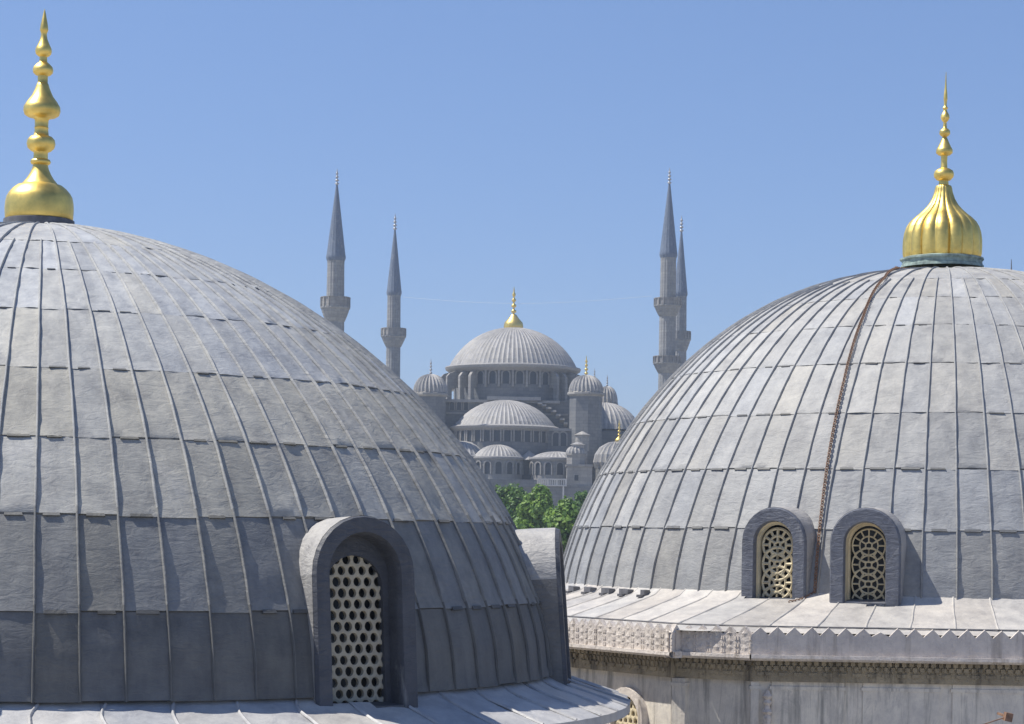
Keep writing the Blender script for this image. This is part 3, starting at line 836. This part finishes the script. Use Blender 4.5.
def window(c, psi, w, h, parent=mosque):
    """arched window: frame ring proud of the wall, dark pane; c = sill centre on the wall face"""
    key = (round(w, 2), round(h, 2))
    M = Matrix.Translation(c) @ Matrix.Rotation(psi, 4, 'Z')
    if key not in win_cache:
        mb = MB(); arch_loft(mb, [outline(w * 1.45, h * 1.12, .05, 8), outline(w * 1.45, h * 1.12, -.22, 8), outline(w, h, -.22, 8), outline(w, h, .0, 8)], 1, .5, True)
        fr = mb.build('window', MOSQ2); mb = MB(); ids = [mb.add(p) for p in outline(w, h, -.03, 8)]; mb.face(tuple(ids))
        pn = mb.build('pane', DARKF); pn.parent = fr; win_cache[key] = fr
        fr.parent = parent; fr.matrix_parent_inverse = world_of(parent).inverted() @ M
        return fr
    return copy_to(win_cache[key], parent, M)
def pxr(n, D=DM): return n * D / F

def cap_prof(R, H, n=10):
    r = (R * R + H * H) / (2 * H); a1 = math.asin(min(1, R / r)) if H <= R else PI / 2
    return [(max(.02, r * math.sin(a1 * (1 - t / n))), r * math.cos(a1 * (1 - t / n)) - (r - H)) for t in range(n + 1)]
# main dome + drum
c = mp(513, 369, DM); Rm = pxr(64)
ribbed(cap_prof(Rm, pxr(41.5), 12), c, 80, .075, seed=3)
mb = MB(); mb.lathe([(Rm * .96, -1.0), (pxr(67), -.45), (pxr(68), -.05), (pxr(67.5), .12), (Rm * .97, .3)], c, 96); mb.build('eave', MLEAD, mosque, True, 30)
Rd = pxr(59)
mb = MB(); mb.lathe([(Rd, -40), (Rd, -.5)], c, 96); mb.build('drum', MOSQ, mosque, True, 30)
for k in range(28):
    a = 2 * PI * (k + .5) / 28
    if math.cos(a) < -.2: continue
    p = Vector((c.x + Rd * math.sin(a), c.y - Rd * math.cos(a), c.z - pxr(18.7))); window(p, a, 1.15, 2.2)
    a2 = a + PI / 28; 
    mb = MB(); p = Vector((c.x + (Rd + .25) * math.sin(a2), c.y - (Rd + .25) * math.cos(a2), c.z - pxr(11.5)))
    mb.box(p, (.38, .45, pxr(20)), Matrix.Rotation(a2, 3, 'Z')); mb.build('pier', MOSQ2, mosque)
# flying buttresses round the drum
for deg in (-62, -50, -38, 40, 50, 62, -76, 76, 110, -110):
    a = math.radians(deg); M = Matrix.Rotation(a, 3, 'Z'); mb = MB()
    def q(rad, lat, z): return Vector((c.x, c.y, c.z + z)) + M @ Vector((lat, -rad, 0))
    r0, r1 = Rd - .2, Rd + 2.6 if abs(deg) > 50 else Rd + 1.7
    pts = [(r0, -.5), (r0, -3.6), (r1 - .9, -3.9), (r1 - .9, -6), (r1, -6), (r1, -1.9), (r1 - .5, -1.3)]
    A = [mb.add(q(r, -.28, z)) for r, z in pts]; B = [mb.add(q(r, .28, z)) for r, z in pts]
    mb.face(tuple(A)); mb.face(tuple(B[::-1]))
    for k in range(len(pts)): k2 = (k + 1) % len(pts); mb.face((A[k2], A[k], B[k], B[k2]))
    mb.build('buttress', MOSQ2, mosque)
small_finial(mp(513.5, 329.5, DM), pxr(43), GOLDF, mosque, (pxr(10), pxr(15)))
# terrace below drum, core block
wall_box(444, 578, 400, 376, 404, 'upper_block')
mb = MB()
for (x0, x1, y, D0, h) in ((443, 560, 400.5, 375.4, .45), (487, 541, 398, 374.6, .6)):
    a, b = mp(x0, y, D0), mp(x1, y, D0); mb.box(((a.x + b.x) / 2, D0 + 3, a.z), (b.x - a.x, 6, h))
mb.build('terrace', MLEAD, mosque)
# stepped extrados of the great arch
for sgn, xs, ys in ((-1, (488, 484, 480, 475, 470, 465, 460, 456), (403, 405, 408, 411, 415, 419, 423, 427)), (1, (538, 542, 546, 551, 556, 560, 564, 567), (403, 405, 408, 411, 415, 419, 423, 427))):
    mb = MB()
    for k in range(len(xs) - 1):
        a, b = mp(xs[k], ys[k], 375.2), mp(xs[k + 1], ys[k], 375.2)
        i0 = len(mb.v); mb.box(((a.x + b.x) / 2, 375.2, a.z - .25), (abs(b.x - a.x) + .1, 1.3, .34), Matrix.Rotation(-.35, 3, 'X'))
    mb.build('arch_steps', MOSQ2, mosque)
mb = MB(); a, b = mp(446, 413, 375.9), mp(568, 413, 375.9); mb.box(((a.x + b.x) / 2, 375.9, a.z), (b.x - a.x, .3, .3)); mb.build('string_course', MOSQ2, mosque)
for px in (452, 459, 466): window(mp(px, 410, 375.95), 0, .7, 1.4)
# front half dome with its windowed drum
DH = 375.0; c = mp(505, 428, DH); Rh = pxr(51, DH)
ribbed(cap_prof(Rh, pxr(28, DH), 10), c, 66, .07, seed=5)
mb = MB(); mb.lathe([(Rh * .96, -.9), (pxr(54, DH), -.35), (pxr(55, DH), .0), (pxr(52, DH), .25), (Rh * .96, .3)], c, 80); mb.build('eave', MLEAD, mosque, True, 30)
Rd2 = pxr(50, DH); mb = MB(); mb.lathe([(Rd2, -30), (Rd2, -.5)], c, 80); mb.build('drum', MOSQ, mosque, True, 30)
for k in range(-7, 8):
    a = math.radians(k * 11.5 + 3); p = Vector((c.x + Rd2 * math.sin(a), c.y - Rd2 * math.cos(a), c.z - pxr(15.5, DH))); window(p, a, 1.05, 2.25)
# right extension of the same eave
a, b = mp(545, 429.3, 370), mp(590, 428.5, 370); mb = MB(); mb.box(((a.x + b.x) / 2, 373, a.z), (b.x - a.x, 6, .4)); mb.build('eave', MLEAD, mosque)
wall_box(546, 588, 430.5, 370.4, 388, 'wall', MOSQ)
for px in (556, 563): window(mp(px, 446, 370.35), 0, 1.05, 2.25)
# exedrae
for (px, py, Rp, Hp, D, sd) in ((498, 458, 25, 13.5, 366.5, 7), (462, 457, 26, 16, 369, 8), (556, 459, 26, 7.5, 366.2, 9)):
    c = mp(px, py, D); R = pxr(Rp, D); ribbed(cap_prof(R, pxr(Hp, D), 8), c, 34, .08, seed=sd)
    mb = MB(); mb.lathe([(R * .98, -.5), (R * 1.06, -.15), (R * 1.06, .1), (R * .98, .2)], c, 48); mb.build('eave', MLEAD, mosque, True, 30)
    mb = MB(); mb.lathe([(R * .97, -40), (R * .97, -.3)], c, 48); mb.build('apse', MOSQ2, mosque, True, 30)
    for k in range(-3, 4):
        a = math.radians(k * 26 + (2 if px == 498 else 8)); p = Vector((c.x + R * .97 * math.sin(a), c.y - R * .97 * math.cos(a), c.z - pxr(16.5, D))); window(p, a, 1.0, 2.0)
c = mp(529, 460, 367); mb = MB(); mb.lathe([(pxr(10), 0), (pxr(8.5), pxr(2.5)), (.05, pxr(9))], c, 8); mb.build('roof', MLEAD, mosque)
wall_box(462, 570, 459.5, 368.4, 388, 'wall', MOSQ)
a, b = mp(440, 459, 367.6), mp(570, 459, 367.6); mb = MB(); mb.box(((a.x + b.x) / 2, 372, a.z), (b.x - a.x, 9, .35)); mb.build('eave', MLEAD, mosque)
for px in (529, 541, 551, 561): window(mp(px, 475, 368.35), 0, .95, 2.1)
# lower walls
wall_box(436, 600, 484.5, 356, 387, 'lower_wall', MOSQ)
mb = MB()
for (x0, x1, y) in ((436, 537, 479), ):
    a, b = mp(x0, y, 355.6), mp(x1, y, 355.6); mb.box(((a.x + b.x) / 2, 356, a.z - .5), (b.x - a.x, .9, 1.2))
mb.build('parapet', MOSQ, mosque)
# balustrade
mb = MB(); a, b = mp(538, 479, 355.6), mp(567, 478.6, 355.6)
mb.box(((a.x + b.x) / 2, 355.8, a.z + .0), (b.x - a.x, .35, .22)); mb.box(((a.x + b.x) / 2, 355.8, a.z - 1.0), (b.x - a.x, .4, .2))
for k in range(13):
    x = a.x + (b.x - a.x) * (k + .5) / 13; mb.box((x, 355.8, a.z - .5), (.16, .2, .85))
    if k % 4 == 0: mb.box((x, 355.8, a.z - .5), (.36, .3, 1.1))
mb.build('balustrade', MOSQW, mosque)
# corner turrets
def turret(px, py_eave, Rp, Hp, D, bottom_px, flute_n=26, name='turret', rot=.0, fin=16, body_sides=8, fm=GREYF):
    c = mp(px, py_eave, D); R = pxr(Rp, D)
    mb = MB(); mb.lathe([(R * .94, -c.z), (R * .94, -.45)], c, body_sides, ph=rot); t = mb.build(name, MOSQ, mosque)
    mb = MB(); mb.lathe([(R * .9, -.8), (R * 1.08, -.4), (R * 1.08, -.1), (R * .95, .1)], c, body_sides, ph=rot); mb.build('cornice', MOSQ2, t)
    ribbed(dome_prof(R * .95, pxr(Hp, D), 8), c, flute_n, .16, parent=t, seed=int(px))
    small_finial(c + Vector((0, 0, pxr(Hp, D) - .1)), pxr(fin, D), fm, t)
    return t
turret(430.5, 393, 17.5, 19, 374, 450, rot=PI / 8)
turret(586, 392.5, 17.5, 17.5, 371, 430, rot=PI / 8 + .5, fm=GOLDF, fin=20)
turret(607, 403, 10.5, 17, 396, 430, 18, fin=12); 
small_finial(mp(594.5, 380, 398), pxr(12), GREYF, mosque)
# side half dome at right and lower turret dome
c = mp(604, 430.5, 392); R = pxr(36, 392); ribbed(cap_prof(R, pxr(28, 392), 9), c, 38, .12, seed=12)
mb = MB(); mb.lathe([(R * .98, -c.z), (R * .98, -.3)], c, 48); mb.build('drum', MOSQ, mosque, True, 30)
c = mp(617, 469, 366); R = pxr(23, 366); ribbed([(R * .92, -.0), (R * 1.0, pxr(6, 366)), (R * .93, pxr(14, 366)), (R * .72, pxr(21, 366)), (R * .38, pxr(26, 366)), (.05, pxr(28, 366))], c, 24, .18, seed=14)
mb = MB(); mb.lathe([(R * .93, -c.z), (R * .93, .0)], c, 16); mb.build('drum', MOSQ, mosque)
small_finial(mp(619, 441.5, 366), pxr(22, 366), GOLDF, mosque, (pxr(4), pxr(4.5)))
wall_box(592, 640, 432, 376, 404, 'wall', MOSQ)
# tiered small tower
def tier(c, r, h, sides=8, cone=None, mat=MOSQ2):
    mb = MB(); mb.lathe([(r, 0), (r, h)], c, sides, ph=PI / 8); mb.lathe([(r * 1.12, h - .18), (r * 1.12, h), (.01, h)], c, sides, ph=PI / 8)
    return mb
D = 357.5; k = D / F
tower = []
base = mp(579, 500, D)
def tz(py): return mp(579, py, D).z
mb = MB(); mb.prism([(base.x + sx, D + sy) for sx, sy in ((-12.5 * k, -1.2), (12.5 * k, -1.2), (12.5 * k, 3.2), (-12.5 * k, 3.2))], 0, tz(466)); tw = mb.build('tower', MOSQ2, mosque)
mb = MB(); mb.box((base.x, D + 1, tz(465.7)), (27 * k, 4.9, .35)); mb.build('cornice', MOSQ2, tw)
mb = MB(); mb.lathe([(9.8 * k, tz(465)), (9.8 * k, tz(455)), (11 * k, tz(455)), (11 * k, tz(453.5))], (base.x - .6, D + 1, 0), 8, ph=PI / 8); mb.build('tier', MOSQ2, tw)
ribbed(dome_prof(9.5 * k, 8 * k, 6), Vector((base.x - .6, D + 1, tz(453.5))), 16, .1, parent=tw, seed=2)
mb = MB(); mb.lathe([(6.5 * k, tz(448)), (6.5 * k, tz(444.5)), (8 * k, tz(444.5)), (.05, tz(441.5))], (base.x - .3, D + 1, 0), 8); mb.build('roof', MLEAD, tw)
mb = MB(); mb.lathe([(7 * k, tz(450)), (7 * k, tz(434)), (8.5 * k, tz(434)), (.05, tz(430))], (base.x + .5, D + 3.6, 0), 8); mb.build('roof', MOSQ2, tw)
mb = MB(); mb.box((base.x - .5, D - 1.2, tz(478)), (.95, .16, 1.25)); w_ = mb.build('window', MOSQ2, tw)
mb = MB(); mb.box((base.x - .5, D - 1.25, tz(478)), (.62, .16, .9)); mb.build('pane', DARKF, w_)
# drain pipe and slope of the lower wall
a = mp(563.5, 486, 355.2); mb = MB(); mb.bar(a, a - Vector((0, 0, 6)), .14, 6); mb.build('drainpipe', GREYF, mosque)

# ------------------------------------------------------------------ minarets
def minaret(px_top, py_top, px_base, py_cone, shaft_w, balconies, D, label, cone_w=None):
    cx = (px_top + px_base) / 2; t = mp(px_top - .8, py_top, D); s = D / F
    x0 = t.x
    th = thing('minaret', (x0, D, 0), label, 'minaret', 'minarets of the mosque')
    zc = mp(cx, py_cone, D).z; r = shaft_w / 2 * s; zt = t.z; fh = 17 * s
    def fl(a, z): return 1 - .05 * (1 - abs(math.sin(a * 8)))
    lean = (px_top - px_base - .8 * .0) * s / ((py_cone + 60 - py_top) * s)
    mb = MB(); zz = [zc]; 
    mb.lathe([(r * 1.02, zc), (r * .98, zc - 1)][::-1], (x0, D, 0), 48, fl)
    segs = [zc]; rr = r
    first = True; pr = []
    bz = [(mp(cx, yt, D).z, mp(cx, yb, D).z, w / 2 * s) for yt, yb, w in balconies]
    pr = [(r * 1.35, 0), (r * 1.3, max(1, bz[-1][1] - 22)), (r * 1.12, bz[-1][1] - 20), (r * 1.06, bz[-1][1])]
    if len(bz) > 1: pr += [(r * 1.03, bz[0][1])]
    pr += [(r * .97, zc)]
    mb.lathe(pr, (x0, D, 0), 48, fl); mb.build('shaft', MINS, th, True, 25)
    for zt_, zb_, rb in bz:
        h = zt_ - zb_; mb = MB()
        pr = [(r * 1.0, zb_)]
        for q in range(4):
            u = (q + 1) / 4; rq = r + (rb - r) * u ** .8; z_ = zb_ + h * .55 * u
            pr += [(rq * .96, z_ - .12), (rq, z_)]
        mb.lathe(pr + [(rb * 1.04, zb_ + h * .58), (rb * 1.04, zb_ + h * .64), (r, zb_ + h * .64)], (x0, D, 0), 32, lambda a, z: 1 - .03 * (1 - abs(math.sin(a * 8))))
        b = mb.build('balcony', MINS, th, False)
        mb = MB(); mb.lathe([(rb * .98, zb_ + h * .62), (rb * .98, zt_), (rb * 1.03, zt_), (rb * 1.03, zt_ + .12), (rb * .9, zt_ + .12), (rb * .9, zb_ + h * .62)], (x0, D, 0), 16)
        for q in range(16):
            a = 2 * PI * q / 16; mb.box((x0 + rb * math.cos(a), D + rb * math.sin(a), (zt_ + zb_ + h * .62) / 2 + .05), (.2, .2, zt_ - zb_ - h * .6), Matrix.Rotation(a, 3, 'Z'))
        mb.build('railing', MOSQ2, b)
    mb = MB(); mb.lathe([(r * 1.0, zc - .5), (r * 1.10, zc - .1), (r * 1.10, zc + .3), (r * 1.06, zc + .5)] + [(r * 1.06 * (1 - u) + .16 * u, zc + .5 + (zt - fh - zc - .5) * u) for u in (.25, .5, .75, 1)], (x0, D, 0), 32, lambda a, z: 1 + .02 * math.cos(a * 16))
    mb.build('spire', MCONE, th, True, 30)
    small_finial(Vector((x0, D, zt - fh - .1)), fh, GREYF, th, fat=1.45)
    return Vector((x0, D, zc - 6))
m1 = minaret(338, 168, 337, 258, 17.5, [(298, 323, 29)], 368, 'taller of the two minarets rising over the shoulder of the left dome')
m2 = minaret(396, 213, 393.5, 293, 13.5, [(329, 348, 24.5)], 416, 'shorter minaret standing nearest the mosque domes on their left side')
m3 = minaret(670.5, 167, 667.5, 255, 16, [(299, 317, 27), (357, 374, 27)], 366, 'two-balcony minaret on the left of the close pair beside the right dome')
m4 = minaret(682.5, 215, 681.5, 294, 12.5, [(332, 352, 21)], 418, 'slimmer minaret half hidden behind the two-balcony minaret by the right dome')
mb = MB(); a, b = mp(403, 297, 414), mp(652, 296, 366); prev = a
for k in range(1, 25):
    t = k / 24; p = a.lerp(b, t); p.z -= 1.2 * math.sin(PI * t); mb.bar(prev, p, .018, 4, caps=False); prev = p
tag(mb.build('cable', WIRE), 'thin cable strung across the sky between left and right minarets', 'cable')

# ------------------------------------------------------------------ trees
def tree(px, py_top, D, wpx, mat, label, seed, leaves=22000, bot=600):
    rnd = random.Random(seed); top = at(px, py_top, D); s = D / F; R = wpx / 2 * s; H = top.z
    t = thing('tree', (top.x, D, 0), label, 'tree', 'trees below the mosque wall')
    mb = MB(); th = H * .5
    mb.bar((top.x, D, 0), (top.x + .2, D, th), .35, 8, .22)
    tips = []
    for k in range(16):
        a = rnd.uniform(0, 2 * PI); z0 = th * rnd.uniform(.6, 1); z1 = H * rnd.uniform(.6, .93); rr = R * rnd.uniform(.25, .75)
        p0 = Vector((top.x + .15, D, z0)); p1 = Vector((top.x + rr * math.cos(a), D + rr * math.sin(a), z1)); m = (p0 + p1) / 2 + Vector((0, 0, -.4))
        mb.bar(p0, m, .12, 6, .08); mb.bar(m, p1, .08, 5, .03); tips.append(p1)
    mb.build('trunk', BARK, t)
    mb = MB(); clumps = []
    for k in range(80):
        u = rnd.random(); zc = H * (.35 + .6 * u); prof = max(.2, math.sin(PI * min(1, max(0, (zc / H - .2) / .86)))) ** .7
        a = rnd.uniform(0, 2 * PI); rr = R * prof * rnd.uniform(.3, .95)
        clumps.append((Vector((top.x + rr * math.cos(a), D + rr * math.sin(a), zc)), rnd.uniform(.5, 1.15) * R * .34))
    clumps.append((Vector((top.x, D, H - R * .22)), R * .26))
    for k in range(leaves):
        c, cr = clumps[rnd.randrange(len(clumps))]
        d = Vector((rnd.gauss(0, 1), rnd.gauss(0, 1), rnd.gauss(0, .8))).normalized() * cr * rnd.uniform(.25, 1.3) ** .8
        p = c + d; sz = rnd.uniform(.13, .26)
        n_ = (d.normalized() + Vector((rnd.gauss(0, .6), rnd.gauss(0, .6), rnd.gauss(.4, .6)))).normalized()
        u = n_.orthogonal().normalized(); u.rotate(Matrix.Rotation(rnd.uniform(0, 6.28), 3, n_)); v = n_.cross(u)
        ids = [mb.add(p + u * sz), mb.add(p + v * sz * .7), mb.add(p - u * sz), mb.add(p - v * sz * .7)]
        mb.face(tuple(ids), max(0, min(1, rnd.gauss(.5, .28))))
    mb.build('crown', mat, t)
tree(513, 484, 205, 66, LEAF2, 'leftmost green tree below the mosque wall, touching the left dome', 1)
tree(541, 486, 190, 60, LEAF, 'bright yellow-green bushy tree in the middle below the mosque wall', 2)
tree(566, 499, 170, 56, LEAF, 'lower light green tree right above the hooded dormer of the left dome', 3)
tree(582, 492, 215, 50, LEAF2, 'dark narrow tree against the edge of the right dome', 4)
tree(490, 505, 195, 60, LEAF2, 'tree almost hidden behind the left dome edge', 5, 6000)

# ------------------------------------------------------------------ haze
HAZE = 0.00042
if HAZE:
    mb = MB(); mb.box((0, 2000, 54), (8400, 8400, 112)); 
    hm = bpy.data.materials.new('haze'); hm.use_nodes = True; n = hm.node_tree; n.nodes.clear()
    o = n.nodes.new('ShaderNodeOutputMaterial'); v = n.nodes.new('ShaderNodeVolumePrincipled')
    v.inputs['Color'].default_value = (.74, .86, 1, 1); v.inputs['Density'].default_value = HAZE; v.inputs['Anisotropy'].default_value = 0.2
    n.links.new(v.outputs[0], o.inputs['Volume'])
    h = mb.build('haze', hm); h['kind'] = 'stuff'
